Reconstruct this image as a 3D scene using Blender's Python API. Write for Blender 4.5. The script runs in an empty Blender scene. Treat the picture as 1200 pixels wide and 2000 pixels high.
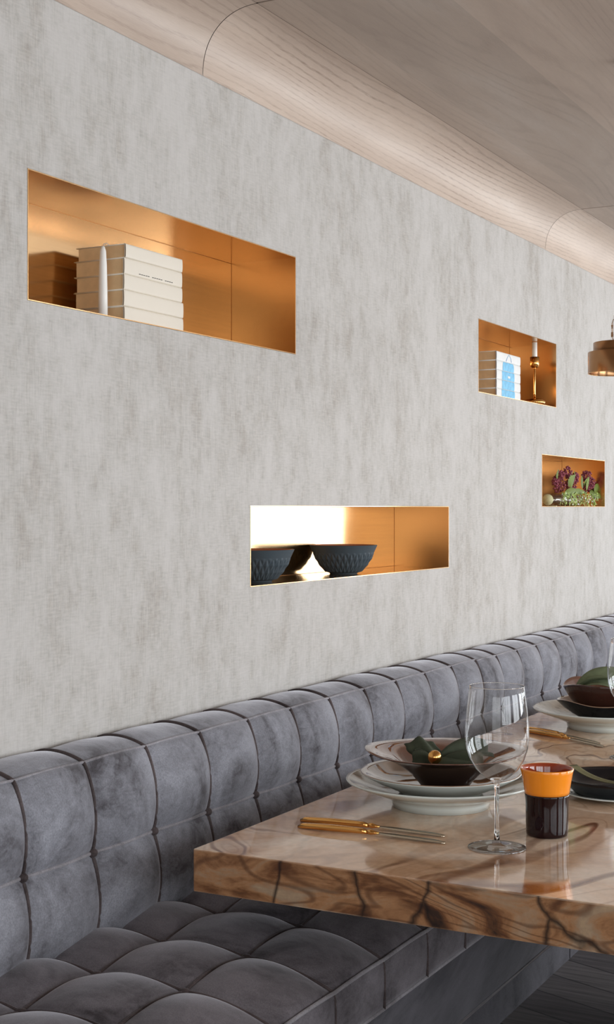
import bpy, bmesh, math, random
from mathutils import Vector, Matrix, noise
random.seed(7)
S = bpy.context.scene
C = S.collection
PI = math.pi

# ---------------------------------------------------------------- camera, light, exposure
cam_d = bpy.data.cameras.new('camera'); cam = bpy.data.objects.new('camera', cam_d); C.objects.link(cam)
cam.location = (1.751, 0.0, 1.3875)
cam.rotation_euler = (PI/2, 0, math.radians(28.1465))
cam_d.sensor_fit = 'HORIZONTAL'; cam_d.sensor_width = 36.0; cam_d.lens = 36.0*2729/1200
cam_d.shift_y = -7/1200
cam_d.clip_start = 0.05; cam_d.clip_end = 200
S.camera = cam
S.view_settings.view_transform = 'Standard'; S.view_settings.look = 'None'
S.view_settings.exposure = 0.0; S.view_settings.gamma = 1.0; S.view_settings.use_curve_mapping = False

W = bpy.data.worlds.new('daylight'); S.world = W; W.use_nodes = True
W.node_tree.nodes['Background'].inputs[0].default_value = (0.86, 0.93, 1.0, 1)
W.node_tree.nodes['Background'].inputs[1].default_value = 1.3

def area(name, loc, rot, sx, sy, power, col):
    l = bpy.data.lights.new(name, 'AREA'); l.shape = 'RECTANGLE'; l.size = sx; l.size_y = sy
    l.energy = power; l.color = col
    o = bpy.data.objects.new(name, l); C.objects.link(o); o.location = loc; o.rotation_euler = rot
    return o
ROOM_X, ROOM_Y0, ROOM_Y1, CEIL = 4.6, -2.6, 9.2, 2.54
# daylight standing just outside the window openings
area('daylight_end', (3.55, ROOM_Y1+0.35, 1.35), (-PI/2, 0, 0), 2.1, 1.25, 58, (0.90, 0.96, 1.0))
# added unseen end and front windows brightening the brass niches, upper lamps stronger
area('fill_end_upper', (1.3, ROOM_Y1+0.35, 1.95), (-PI/2, 0, 0), 2.1, 0.98, 10.5, (1.0, 0.96, 0.90))
area('fill_end_lower', (1.3, ROOM_Y1+0.35, 0.80), (-PI/2, 0, 0), 2.1, 1.3, 5.2, (1.0, 0.95, 0.88))
area('fill_front_upper', (2.7, ROOM_Y0-0.35, 1.95), (PI/2, 0, 0), 3.2, 0.98, 15, (1.0, 0.97, 0.92))
area('fill_front_lower', (2.7, ROOM_Y0-0.35, 0.90), (PI/2, 0, 0), 3.2, 1.1, 6, (1.0, 0.96, 0.9))
for k, yy in enumerate((0.4, 3.0, 5.6, 8.0, -1.55)):  # the last is an added window lighting faces that look toward the camera
    area('daylight_side', (ROOM_X+0.35, yy, 1.65), (0, PI/2, 0), 1.6, 1.9, (46, 62, 104, 122, 44)[k], (0.93, 0.965, 1.0))

# ---------------------------------------------------------------- node helpers
def srgb(r, g, b):
    f = lambda c: (c/255/12.92) if c/255 <= 0.04045 else ((c/255+0.055)/1.055)**2.4
    return (f(r), f(g), f(b), 1)
class NT:
    def __init__(s, name):
        s.m = bpy.data.materials.new(name); s.m.use_nodes = True
        s.t = s.m.node_tree; s.p = s.t.nodes['Principled BSDF']
    def n(s, kind, **kw):
        nd = s.t.nodes.new(kind)
        for k, v in kw.items():
            if k in nd.inputs.keys(): nd.inputs[k].default_value = v
            else: setattr(nd, k, v)
        return nd
    def l(s, a, b): s.t.links.new(a, b)
    def coord(s, scale=(1, 1, 1), kind='Object', loc=(0, 0, 0), rot=(0, 0, 0)):
        c = s.n('ShaderNodeTexCoord'); m = s.n('ShaderNodeMapping')
        m.inputs['Scale'].default_value = scale; m.inputs['Location'].default_value = loc; m.inputs['Rotation'].default_value = rot
        s.l(c.outputs[kind], m.inputs['Vector']); return m.outputs[0]
    def noise(s, vec, scale=1, detail=3, rough=0.55, dist=0.0):
        n = s.n('ShaderNodeTexNoise'); n.inputs['Scale'].default_value = scale; n.inputs['Detail'].default_value = detail
        n.inputs['Roughness'].default_value = rough; n.inputs['Distortion'].default_value = dist
        s.l(vec, n.inputs['Vector']); return n.outputs['Fac']
    def math(s, op, a, b=None, c=None, clamp=False):
        n = s.n('ShaderNodeMath'); n.operation = op; n.use_clamp = clamp
        for i, v in enumerate((a, b, c)):
            if v is None: continue
            if isinstance(v, (int, float)): n.inputs[i].default_value = v
            else: s.l(v, n.inputs[i])
        return n.outputs[0]
    def ramp(s, fac, stops):
        r = s.n('ShaderNodeValToRGB'); e = r.color_ramp.elements
        while len(e) < len(stops): e.new(0.5)
        for el, (p, col) in zip(e, stops): el.position = p; el.color = col
        s.l(fac, r.inputs[0]); return r.outputs[0]
    def mix(s, fac, a, b, mode='MIX'):
        n = s.n('ShaderNodeMix'); n.data_type = 'RGBA'; n.blend_type = mode
        for sock, v in ((n.inputs[0], fac), (n.inputs[6], a), (n.inputs[7], b)):
            if isinstance(v, (int, float, tuple)): sock.default_value = v
            else: s.l(v, sock)
        return n.outputs[2]
    def rng(s, v, a, b, c=0.0, d=1.0):
        n = s.n('ShaderNodeMapRange'); s.l(v, n.inputs[0])
        for i, q in enumerate((a, b, c, d)): n.inputs[i+1].default_value = q
        return n.outputs[0]
    def bump(s, h, strength=0.2, dist=0.01):
        b = s.n('ShaderNodeBump'); b.inputs['Strength'].default_value = strength; b.inputs['Distance'].default_value = dist
        s.l(h, b.inputs['Height']); s.l(b.outputs[0], s.p.inputs['Normal'])
def g1(v): return (v, v, v, 1)
def simple(name, col, rough=0.5, metal=0.0, var=0.08, scale=20, trans=0.0, ior=1.45, coat=0.0, bump=0.0):
    m = NT(name); p = m.p
    n = m.noise(m.coord(), scale, 4)
    f = m.rng(n, 0.3, 0.7, 1-var, 1+var)
    m.l(m.mix(1.0, col, m.ramp(f, [(0, g1(0)), (1, g1(1))]) if False else col, 'MIX'), p.inputs['Base Color'])
    if var:
        hs = m.n('ShaderNodeHueSaturation'); hs.inputs['Color'].default_value = col; m.l(f, hs.inputs['Value']); m.l(hs.outputs[0], p.inputs['Base Color'])
    p.inputs['Roughness'].default_value = rough; p.inputs['Metallic'].default_value = metal
    p.inputs['Transmission Weight'].default_value = trans; p.inputs['IOR'].default_value = ior
    p.inputs['Coat Weight'].default_value = coat
    if bump: m.bump(n, bump, 0.002)
    return m.m

# ---------------------------------------------------------------- materials
def mat_wallpaper():
    m = NT('wallpaper'); c = m.coord()
    big = m.noise(m.coord((1, 5.0, 2.0)), 1, 4, 0.6)
    mid = m.noise(m.coord((1, 22, 12.0), loc=(3, 1, 7)), 1, 7, 0.72, 0.0)
    fib = m.noise(m.coord((1, 260, 22)), 1, 3, 0.6)
    hor = m.noise(m.coord((1, 34, 240)), 1, 3, 0.6)
    hlf = m.noise(m.coord((1, 9, 60), loc=(0, 4, 2)), 1, 4, 0.7)
    patch = m.rng(m.math('ADD', m.math('MULTIPLY', big, 0.5), m.math('MULTIPLY', mid, 0.55)), 0.44, 0.64)
    base = m.ramp(patch, [(0, srgb(188, 184, 180)), (0.5, srgb(179, 175, 170)), (1, srgb(166, 160, 153))])
    thread = m.math('ADD', m.math('MULTIPLY', m.rng(fib, 0.3, 0.7, -1, 1), 0.55), m.math('MULTIPLY', m.rng(hor, 0.3, 0.7, -1, 1), 0.6))
    amp = m.rng(m.math('MULTIPLY', patch, hlf), 0.0, 0.45, 0.06, 0.20)
    v = m.math('ADD', 1.0, m.math('MULTIPLY', thread, amp))
    hs = m.n('ShaderNodeHueSaturation'); m.l(base, hs.inputs['Color']); m.l(v, hs.inputs['Value'])
    m.l(hs.outputs[0], m.p.inputs['Base Color'])
    m.p.inputs['Roughness'].default_value = 0.62; m.p.inputs['Specular IOR Level'].default_value = 0.3
    m.bump(thread, 0.12, 0.001)
    return m.m
def mat_oak(name, tone=1.0, lines=46, dens=45, contrast=1.0, board=0.0, seed=0.0):
    # UV in metres: u runs with the grain
    m = NT(name)
    sep = m.n('ShaderNodeSeparateXYZ'); m.l(m.coord((1, 1, 1), 'UV'), sep.inputs[0])
    ring = m.noise(m.coord((0.5, 3.2, 1), 'UV', loc=(seed, seed*1.7, 0)), 1, 1.0, 0.4, 0.2)
    wob = m.noise(m.coord((7, 22, 1), 'UV', loc=(seed, 0, 0)), 1, 3, 0.6)
    ph = m.math('ADD', m.math('MULTIPLY', m.math('ADD', m.math('MULTIPLY', ring, lines), m.math('MULTIPLY', sep.outputs[1], dens)), 6.283), m.math('MULTIPLY', wob, 4.0))
    s = m.math('SINE', ph)
    line = m.rng(s, 0.35, 1.0, 0, 1)
    pore = m.noise(m.coord((26, 520, 1), 'UV'), 1, 3, 0.6)
    fine = m.rng(pore, 0.35, 0.7, 0, 1)
    cloud = m.noise(m.coord((0.9, 5.0, 1), 'UV', loc=(4+seed, 2, 0)), 1, 5, 0.62)
    a = m.ramp(cloud, [(0.25, srgb(174*tone, 155*tone, 141*tone)), (0.55, srgb(198*tone, 180*tone, 165*tone)), (0.8, srgb(214*tone, 202*tone, 192*tone))])
    col = m.mix(m.math('MULTIPLY', line, m.math('MULTIPLY', m.rng(m.noise(m.coord((1.5, 7, 1), 'UV', loc=(8, seed, 0)), 1, 3), 0.35, 0.65, 0.25, 1.0), m.math('ADD', 0.10, m.math('MULTIPLY', fine, 0.45*contrast)))), a, srgb(132*tone, 112*tone, 98*tone))
    col = m.mix(m.math('MULTIPLY', fine, 0.16), col, srgb(140*tone, 120*tone, 106*tone))
    if board:
        uv = m.n('ShaderNodeSeparateXYZ'); m.l(m.coord((1, 1, 1), 'UV'), uv.inputs[0])
        bi = m.math('FLOOR', m.math('DIVIDE', uv.outputs[1], board))
        wn = m.n('ShaderNodeTexWhiteNoise'); wn.noise_dimensions = '1D'; m.l(bi, wn.inputs['W'])
        hs = m.n('ShaderNodeHueSaturation'); m.l(col, hs.inputs['Color']); m.l(m.rng(wn.outputs[0], 0, 1, 0.86, 1.1), hs.inputs['Value'])
        col = hs.outputs[0]
    m.l(col, m.p.inputs['Base Color'])
    m.p.inputs['Roughness'].default_value = 0.42; m.p.inputs['Specular IOR Level'].default_value = 0.4
    m.bump(m.math('MULTIPLY', line, fine), -0.25, 0.002)
    return m.m
def mat_velvet(name, c0, c1, sheen=0.55):
    m = NT(name)
    big = m.noise(m.coord((6, 6, 5)), 1, 5, 0.62, 0.7)
    fine = m.noise(m.coord((1, 1, 0.7)), 420, 2, 0.7)
    streak = m.noise(m.coord((14, 30, 50), rot=(0.5, 0, 0)), 1, 4, 0.6, 1.2)
    f = m.math('ADD', m.rng(big, 0.32, 0.64), m.math('MULTIPLY', m.rng(streak, 0.35, 0.65, -1, 1), 0.14))
    col = m.ramp(f, [(0.0, c0), (0.45, tuple(0.45*p+0.55*q for p, q in zip(c0, c1))), (1.0, c1)])
    hs = m.n('ShaderNodeHueSaturation'); m.l(col, hs.inputs['Color']); m.l(m.rng(fine, 0.3, 0.7, 0.78, 1.22), hs.inputs['Value'])
    m.l(hs.outputs[0], m.p.inputs['Base Color'])
    m.p.inputs['Roughness'].default_value = 0.75; m.p.inputs['Specular IOR Level'].default_value = 0.2
    m.p.inputs['Sheen Weight'].default_value = sheen; m.p.inputs['Sheen Roughness'].default_value = 0.35
    m.p.inputs['Sheen Tint'].default_value = (0.80, 0.79, 0.84, 1)
    m.bump(fine, 0.25, 0.0012)
    return m.m
def mat_brass(name, col, rough=0.2, axis=(3, 3, 260), bump=0.06):
    m = NT(name)
    br = m.noise(m.coord(axis), 1, 3, 0.6)
    cl = m.noise(m.coord((2.5, 2.5, 2.5)), 1, 1, 0.5, 0.0)
    hs = m.n('ShaderNodeHueSaturation'); hs.inputs['Color'].default_value = col
    m.l(m.math('ADD', m.rng(br, 0.3, 0.7, -0.05, 0.05), m.rng(cl, 0.3, 0.7, 0.94, 1.04)), hs.inputs['Value'])
    m.l(hs.outputs[0], m.p.inputs['Base Color'])
    m.p.inputs['Metallic'].default_value = 1.0
    m.l(m.rng(cl, 0.3, 0.7, rough*0.8, rough*1.3), m.p.inputs['Roughness'])
    m.bump(br, bump, 0.0006)
    return m.m
def mat_stone():
    m = NT('landscape_stone')
    warp = m.noise(m.coord((1.6, 1.3, 4.0), loc=(2.3, 0.4, 0)), 1, 3.0, 0.5, 0.9)
    lay = m.math('SINE', m.math('MULTIPLY', warp, 62))
    thin = m.rng(lay, 0.86, 1.0, 0, 1)
    broad = m.noise(m.coord((3.2, 2.2, 6), loc=(7, 1, 3)), 1, 5, 0.6, 1.1)
    fine = m.noise(m.coord((60, 60, 60)), 1, 4, 0.65)
    col = m.ramp(broad, [(0.28, srgb(186, 146, 112)), (0.42, srgb(214, 178, 146)), (0.55, srgb(228, 204, 180)), (0.72, srgb(236, 218, 198))])
    col = m.mix(m.math('MULTIPLY', m.rng(m.math('SINE', m.math('MULTIPLY', warp, 24)), -0.2, 1), 0.35), col, srgb(168, 120, 82))
    vm = m.rng(m.noise(m.coord((2, 2, 3), loc=(1, 9, 4)), 1, 3, 0.5), 0.36, 0.56, 0.15, 0.95)
    col = m.mix(m.math('MULTIPLY', thin, vm), col, srgb(112, 66, 40))
    thin2 = m.rng(m.math('SINE', m.math('MULTIPLY', warp, 150)), 0.8, 1.0, 0, 1)
    col = m.mix(m.math('MULTIPLY', thin2, m.math('MULTIPLY', vm, 0.35)), col, srgb(140, 96, 66))
    # dark river-like fissures
    v = m.n('ShaderNodeTexVoronoi'); v.feature = 'DISTANCE_TO_EDGE'; v.inputs['Scale'].default_value = 1.0
    wn = m.n('ShaderNodeTexNoise'); wn.inputs['Scale'].default_value = 5.0; wn.inputs['Detail'].default_value = 5
    cc = m.coord((4.6, 2.2, 3.0), loc=(0.35, 0.1, 0.2)); m.l(m.coord(), wn.inputs['Vector'])
    off = m.n('ShaderNodeVectorMath'); off.operation = 'MULTIPLY_ADD'
    m.l(wn.outputs['Color'], off.inputs[0]); off.inputs[1].default_value = (0.7, 0.7, 0.7); m.l(cc, off.inputs[2])
    m.l(off.outputs[0], v.inputs['Vector'])
    crack = m.rng(v.outputs['Distance'], 0.0, 0.035, 1, 0)
    side = m.n('ShaderNodeNewGeometry'); sp = m.n('ShaderNodeSeparateXYZ'); m.l(side.outputs['Normal'], sp.inputs[0])
    cut = m.math('SUBTRACT', 1.0, m.math('ABSOLUTE', sp.outputs[2]), clamp=True)   # sawn edge takes darker, more contrasting strata colours
    strata = m.ramp(m.noise(m.coord((4.2, 3, 12), rot=(0, 0.35, 0)), 1, 6, 0.62, 1.4), [(0.30, srgb(58, 40, 30)), (0.40, srgb(122, 80, 50)), (0.50, srgb(170, 124, 86)), (0.60, srgb(168, 142, 116)), (0.74, srgb(196, 166, 128))])
    strata = m.mix(m.math('MULTIPLY', m.rng(m.math('SINE', m.math('MULTIPLY', warp, 120)), 0.5, 1), 0.6), strata, srgb(88, 54, 34))
    col = m.mix(cut, col, strata)
    col = m.mix(m.math('MULTIPLY', crack, m.rng(cut, 0, 1, 0.18, 0.92)), col, srgb(34, 24, 20))
    hs = m.n('ShaderNodeHueSaturation'); m.l(col, hs.inputs['Color']); m.l(m.rng(fine, 0.3, 0.7, 0.9, 1.1), hs.inputs['Value'])
    m.l(hs.outputs[0], m.p.inputs['Base Color'])
    m.l(m.rng(cut, 0, 1, 0.07, 0.3), m.p.inputs['Roughness']); m.p.inputs['Specular IOR Level'].default_value = 0.55
    return m.m
def mat_floor():
    m = NT('dark_oak_floor')
    n = m.noise(m.coord((3, 60, 1), rot=(0, 0, 0.35)), 1, 5, 0.65)
    br = m.n('ShaderNodeTexBrick'); br.inputs['Scale'].default_value = 1.0
    br.inputs['Brick Width'].default_value = 1.2; br.inputs['Row Height'].default_value = 0.14; br.inputs['Mortar Size'].default_value = 0.003
    br.inputs['Color1'].default_value = srgb(128, 122, 120); br.inputs['Color2'].default_value = srgb(100, 94, 94); br.inputs['Mortar'].default_value = srgb(30, 28, 28)
    m.l(m.coord(rot=(0, 0, 0.35)), br.inputs['Vector'])
    col = m.mix(m.rng(n, 0.35, 0.65, 0, 0.6), br.outputs['Color'], srgb(48, 45, 46))
    m.l(col, m.p.inputs['Base Color']); m.p.inputs['Roughness'].default_value = 0.4
    m.bump(n, 0.3, 0.003)
    return m.m
M = {}
M['wallpaper'] = mat_wallpaper()
M['cove'] = mat_oak('cove_oak', 1.0, 14, 55, 1.7, seed=0.0)
M['cove2'] = mat_oak('cove_oak_far', 1.03, 12, 60, 1.4, seed=5.0)
M['cove0'] = mat_oak('cove_oak_near', 0.97, 14, 60, 1.6, seed=9.0)
M['ceil'] = mat_oak('ceiling_oak', 0.93, 16, 22, contrast=0.5, board=0.31, seed=2.0)
M['plaster'] = simple('plaster', srgb(196, 188, 178), 0.8, var=0.03, scale=6)
M['plaster_warm'] = simple('warm_plaster', srgb(190, 180, 168), 0.8, var=0.03, scale=6)
M['frame'] = simple('window_frame_paint', srgb(70, 66, 62), 0.5, var=0.05)
M['floor'] = mat_floor()
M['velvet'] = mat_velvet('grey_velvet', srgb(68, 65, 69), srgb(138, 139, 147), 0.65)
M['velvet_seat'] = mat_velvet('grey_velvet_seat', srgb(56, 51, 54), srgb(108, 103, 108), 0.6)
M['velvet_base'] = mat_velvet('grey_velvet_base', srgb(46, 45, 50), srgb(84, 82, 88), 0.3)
M['piping'] = mat_velvet('brown_piping', srgb(50, 42, 42), srgb(84, 74, 74), 0.3)
M['welt'] = mat_velvet('grey_welt', srgb(104, 100, 103), srgb(146, 143, 148), 0.5)
M['brass'] = mat_brass('niche_brass', srgb(222, 183, 136), 0.13, (2, 2, 200), 0.03)
M['brass_side'] = mat_brass('niche_brass_brushed', srgb(212, 170, 120), 0.24, (2, 200, 2), 0.05)
M['seam'] = mat_brass('seam_brass', srgb(160, 112, 68), 0.35)
M['brass2'] = mat_brass('pendant_brass', srgb(172, 130, 92), 0.2, (3, 3, 40), 0.03)
M['gold'] = mat_brass('polished_gold', srgb(226, 168, 96), 0.13, (3, 3, 3), 0.0)
M['steel'] = mat_brass('knife_blade', srgb(196, 182, 160), 0.16, (3, 3, 3), 0.0)
M['stone'] = mat_stone()
M['glass'] = simple('clear_glass', (1, 1, 1, 1), 0.0, var=0, trans=1.0, ior=1.5)
def mat_thin_glass(edge=(0.42, 0.45, 0.48, 1), name='thin_clear_glass'):
    m = NT(name); t = m.t.nodes
    tr = m.n('ShaderNodeBsdfTransparent'); gl = m.n('ShaderNodeBsdfGlossy'); gl.inputs['Roughness'].default_value = 0.0
    lw = m.n('ShaderNodeLayerWeight'); lw.inputs['Blend'].default_value = 0.5
    f = m.math('ADD', 0.07, m.math('MULTIPLY', m.math('POWER', lw.outputs['Facing'], 3.6), 0.8), clamp=True)
    m.l(m.mix(m.math('POWER', lw.outputs['Facing'], 5.0), (0.975, 0.98, 0.98, 1), edge), tr.inputs[0])
    mx = m.n('ShaderNodeMixShader'); m.l(f, mx.inputs[0]); m.l(tr.outputs[0], mx.inputs[1]); m.l(gl.outputs[0], mx.inputs[2])
    m.l(mx.outputs[0], t['Material Output'].inputs['Surface']); return m.m
M['thin_glass'] = mat_thin_glass()
M['vase_glass'] = mat_thin_glass((0.92, 0.95, 0.95, 1), 'vase_glass')
M['paper'] = simple('book_paper', srgb(222, 192, 150), 0.85, var=0.06, scale=60)
M['cover'] = simple('cream_cover', srgb(222, 213, 198), 0.55, var=0.02, scale=10)
M['cover_white'] = simple('white_cover', srgb(220, 220, 218), 0.55, var=0.03, scale=30)
M['blue'] = simple('watercolour_blue', srgb(120, 186, 222), 0.6, var=0.16, scale=60)
M['ink'] = simple('ink', srgb(60, 56, 52), 0.6, var=0)
M['inkblue'] = simple('blue_ink', srgb(110, 160, 205), 0.6, var=0)
M['wax'] = simple('wax', srgb(240, 238, 232), 0.4, var=0.02)
M['wick'] = simple('wick', srgb(200, 178, 160), 0.8, var=0.1)
M['teal'] = simple('matte_slate_ceramic', srgb(66, 78, 86), 0.42, var=0.06, scale=14)
M['copper'] = simple('terracotta_glaze', srgb(176, 110, 76), 0.4, var=0.08)
M['porcelain'] = simple('celadon_porcelain', srgb(214, 222, 218), 0.12, var=0.02, coat=0.5)
M['black'] = simple('black_glaze', srgb(14, 14, 20), 0.16, var=0.05)
M['napkin'] = simple('dark_green_linen', srgb(54, 60, 44), 0.85, var=0.15, scale=60, bump=0.3)
M['napkin_light'] = simple('olive_linen', srgb(112, 122, 92), 0.85, var=0.12, scale=60, bump=0.3)
M['olive'] = simple('olive_ribbon', srgb(110, 106, 74), 0.8, var=0.15, scale=50)
def mat_fleck():
    m = NT('flecked_glaze')
    n = m.noise(m.coord((30, 60, 30)), 1, 4, 0.6, 0.6)
    m.l(m.ramp(n, [(0.30, srgb(96, 88, 82)), (0.42, srgb(166, 158, 146)), (0.7, srgb(194, 186, 172))]), m.p.inputs['Base Color'])
    m.p.inputs['Roughness'].default_value = 0.1; return m.m
M['fleck'] = mat_fleck()
M['cream_glaze'] = simple('cream_brown_glaze', srgb(150, 122, 100), 0.07, var=0.12, scale=9, coat=0.6)
def mat_amber(name, col, rough=0.05, tr=0.5):
    m = NT(name); m.p.inputs['Base Color'].default_value = col; m.p.inputs['Roughness'].default_value = rough
    n = m.noise(m.coord(), 8, 3); m.l(m.rng(n, 0.3, 0.7, rough*0.6, rough*1.6), m.p.inputs['Roughness'])
    m.p.inputs['Transmission Weight'].default_value = tr; m.p.inputs['IOR'].default_value = 1.45; m.p.inputs['Coat Weight'].default_value = 0.6 if tr == 0 else 0.0
    return m.m
M['amber_in'] = mat_amber('amber_brown_glaze', srgb(108, 70, 54), 0.06, 0.0)
M['amber_out'] = mat_amber('deep_brown_glaze', srgb(22, 14, 18), 0.08, 0.0)
M['amber_bowl'] = mat_amber('amber_brown_glass', srgb(58, 32, 26), 0.05, 0.0)
M['maroon'] = mat_amber('maroon_glass', srgb(30, 5, 12), 0.02, 0.3)
M['rust'] = mat_amber('rust_glass', srgb(160, 62, 30), 0.05, 0.0)
M['orange'] = simple('orange_enamel', srgb(250, 148, 32), 0.15, var=0.03, coat=0.5)
M['leaf'] = simple('leaf_green', srgb(98, 114, 34), 0.6, var=0.3, scale=18)
M['fern'] = simple('pale_green_foliage', srgb(158, 178, 92), 0.6, var=0.3, scale=40)
M['berry'] = simple('burgundy_buds', srgb(146, 72, 86), 0.6, var=0.35, scale=90)
M['stem'] = simple('stem', srgb(110, 100, 70), 0.7, var=0.1)
M['white_fleck'] = simple('white_petals', srgb(232, 236, 238), 0.6, var=0.05)
M['cork'] = simple('pale_moss_plug', srgb(226, 226, 180), 0.7, var=0.15, scale=90)
M['dark'] = simple('dark_recess', srgb(30, 27, 25), 0.8, var=0.05)

# ---------------------------------------------------------------- mesh helpers
def obj(name, bm, mats, parent=None, smooth=True, recalc=True):
    me = bpy.data.meshes.new(name)
    if recalc: bmesh.ops.recalc_face_normals(bm, faces=bm.faces[:])
    bm.to_mesh(me); bm.free()
    for mt in (mats if isinstance(mats, (list, tuple)) else [mats]): me.materials.append(M[mt] if isinstance(mt, str) else mt)
    if smooth:
        for p in me.polygons: p.use_smooth = True
    o = bpy.data.objects.new(name, me); C.objects.link(o)
    if parent: o.parent = parent
    return o
def tag(o, label=None, cat=None, group=None, kind=None):
    if label: o['label'] = label
    if cat: o['category'] = cat
    if group: o['group'] = group
    if kind: o['kind'] = kind
    return o
def thing(name, label, cat, loc=(0, 0, 0), rz=0.0, group=None):
    o = bpy.data.objects.new(name, None); o.empty_display_size = 0.05; C.objects.link(o)
    o.location = loc; o.rotation_euler = (0, 0, rz); return tag(o, label, cat, group)
def copy_tree(o, parent=None):
    c = o.copy(); C.objects.link(c)
    if parent: c.parent = parent
    for ch in [q for q in list(C.objects) if q.parent == o]: copy_tree(ch, c)
    return c
def box(bm, x0, x1, y0, y1, z0, z1, bev=0.0, mi=0):
    vs = [bm.verts.new((x, y, z)) for x in (x0, x1) for y in (y0, y1) for z in (z0, z1)]
    q = [(0, 1, 3, 2), (4, 6, 7, 5), (0, 4, 5, 1), (2, 3, 7, 6), (0, 2, 6, 4), (1, 5, 7, 3)]
    fs = [bm.faces.new([vs[i] for i in f]) for f in q]
    for f in fs: f.material_index = mi
    if bev:
        es = {e for f in fs for e in f.edges}
        bmesh.ops.bevel(bm, geom=list(es), offset=bev, segments=2, affect='EDGES', profile=0.6)
    return fs
def lathe(bm, prof, n=64, mis=None, wob=None, cx=0, cy=0):
    rings = []
    for k, (r, z) in enumerate(prof):
        ring = []
        if r < 1e-6: ring = [bm.verts.new((cx, cy, z))]
        else:
            for i in range(n):
                a = 2*PI*i/n; rr, zz = (r, z) if not wob else wob(r, z, a)
                ring.append(bm.verts.new((cx+rr*math.cos(a), cy+rr*math.sin(a), zz)))
        rings.append(ring)
    for k in range(len(rings)-1):
        A, B = rings[k], rings[k+1]
        for i in range(n):
            j = (i+1) % n
            if len(A) == 1 and len(B) == 1: continue
            if len(A) == 1: f = bm.faces.new((A[0], B[i], B[j]))
            elif len(B) == 1: f = bm.faces.new((A[i], A[j], B[0]))
            else: f = bm.faces.new((A[i], A[j], B[j], B[i]))
            if mis: f.material_index = mis[k]
    return rings
def tube(bm, pts, r, n=8, cap=True):
    pts = [Vector(p) for p in pts]; rings = []
    up = Vector((0, 0, 1))
    for k, p in enumerate(pts):
        t = (pts[min(k+1, len(pts)-1)]-pts[max(k-1, 0)]).normalized()
        a = t.cross(up)
        if a.length < 0.1: a = t.cross(Vector((0, 1, 0)))
        a.normalize(); b = t.cross(a); rr = r(k/(len(pts)-1)) if callable(r) else r
        rings.append([bm.verts.new(p+a*rr*math.cos(2*PI*i/n)+b*rr*math.sin(2*PI*i/n)) for i in range(n)])
    for A, B in zip(rings, rings[1:]):
        for i in range(n): bm.faces.new((A[i], A[(i+1) % n], B[(i+1) % n], B[i]))
    if cap: bm.faces.new(rings[0]); bm.faces.new(rings[-1])
def grid(bm, P, nu, nv, mi=0, uv=None):
    V = [[bm.verts.new(P(i/nu, j/nv)) for j in range(nv+1)] for i in range(nu+1)]
    lay = bm.loops.layers.uv.verify() if uv else None
    for i in range(nu):
        for j in range(nv):
            f = bm.faces.new((V[i][j], V[i+1][j], V[i+1][j+1], V[i][j+1])); f.material_index = mi
            if uv:
                for lp, (a, b) in zip(f.loops, ((i, j), (i+1, j), (i+1, j+1), (i, j+1))): lp[lay].uv = uv(a/nu, b/nv)
    return V

# ---------------------------------------------------------------- the room shell
N1 = (2.126, 3.210, 1.790, 2.046); N2 = (4.526, 5.380, 1.788, 2.043)
N3 = (2.975, 4.259, 1.193, 1.395); N4 = (5.203, 6.063, 1.393, 1.599)
NICHES = [N1, N2, N3, N4]; DEEP = 0.195
def wall_with_holes(name, ax, pos, thick, r0, r1, z0, z1, holes, mat):
    ys = sorted({r0, r1, *[h[0] for h in holes], *[h[1] for h in holes]})
    zs = sorted({z0, z1, *[h[2] for h in holes], *[h[3] for h in holes]})
    hole = lambda y, z: any(h[0] < y < h[1] and h[2] < z < h[3] for h in holes)
    bm = bmesh.new(); cache = {}
    def v(d, y, z):
        k = (d, round(y, 5), round(z, 5))
        if k not in cache: cache[k] = bm.verts.new((pos+d, y, z) if ax == 'x' else (y, pos+d, z))
        return cache[k]
    solid = lambda i, j: 0 <= i < len(ys)-1 and 0 <= j < len(zs)-1 and not hole((ys[i]+ys[i+1])/2, (zs[j]+zs[j+1])/2)
    for i in range(len(ys)-1):
        for j in range(len(zs)-1):
            if not solid(i, j): continue
            a, b, c, d = ys[i], ys[i+1], zs[j], zs[j+1]
            for t in (0, thick): bm.faces.new((v(t, a, c), v(t, b, c), v(t, b, d), v(t, a, d)))
            for (di, dj, p, q) in ((-1, 0, (a, c), (a, d)), (1, 0, (b, c), (b, d)), (0, -1, (a, c), (b, c)), (0, 1, (a, d), (b, d))):
                if not solid(i+di, j+dj): bm.faces.new((v(0, *p), v(thick, *p), v(thick, *q), v(0, *q)))
    return tag(obj(name, bm, mat, smooth=False), kind='structure')
WT = 2.396   # height where the cove springs from the papered wall
wall_with_holes('wall_left', 'x', 0.0, -0.26, ROOM_Y0, ROOM_Y1, 0.0, CEIL+0.02, NICHES, 'wallpaper')
added_end_win = (0.3, 2.3, 0.2, 2.42); added_front_win = (1.1, 4.3, 0.4, 2.42)  # unseen openings added for the lamps that brighten the niches
end_win = (2.50, 4.5, 0.78, 1.92)
wall_with_holes('wall_back', 'y', ROOM_Y1, 0.2, -0.26, ROOM_X, 0.0, CEIL+0.02, [end_win, added_end_win], 'plaster_warm')
side_win = [(yy-1.0, yy+1.0, 0.85, 2.42) for yy in (0.4, 3.0, 5.6, 8.0, -1.55)]  # last opening added for the extra lamp behind the camera
wall_with_holes('wall_right', 'x', ROOM_X, 0.2, ROOM_Y0, ROOM_Y1+0.2, 0.0, CEIL+0.02, side_win, 'plaster')
wall_with_holes('wall_front', 'y', ROOM_Y0-0.2, 0.2, -0.26, ROOM_X+0.2, 0.0, CEIL+0.02, [added_front_win], 'plaster')
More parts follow.
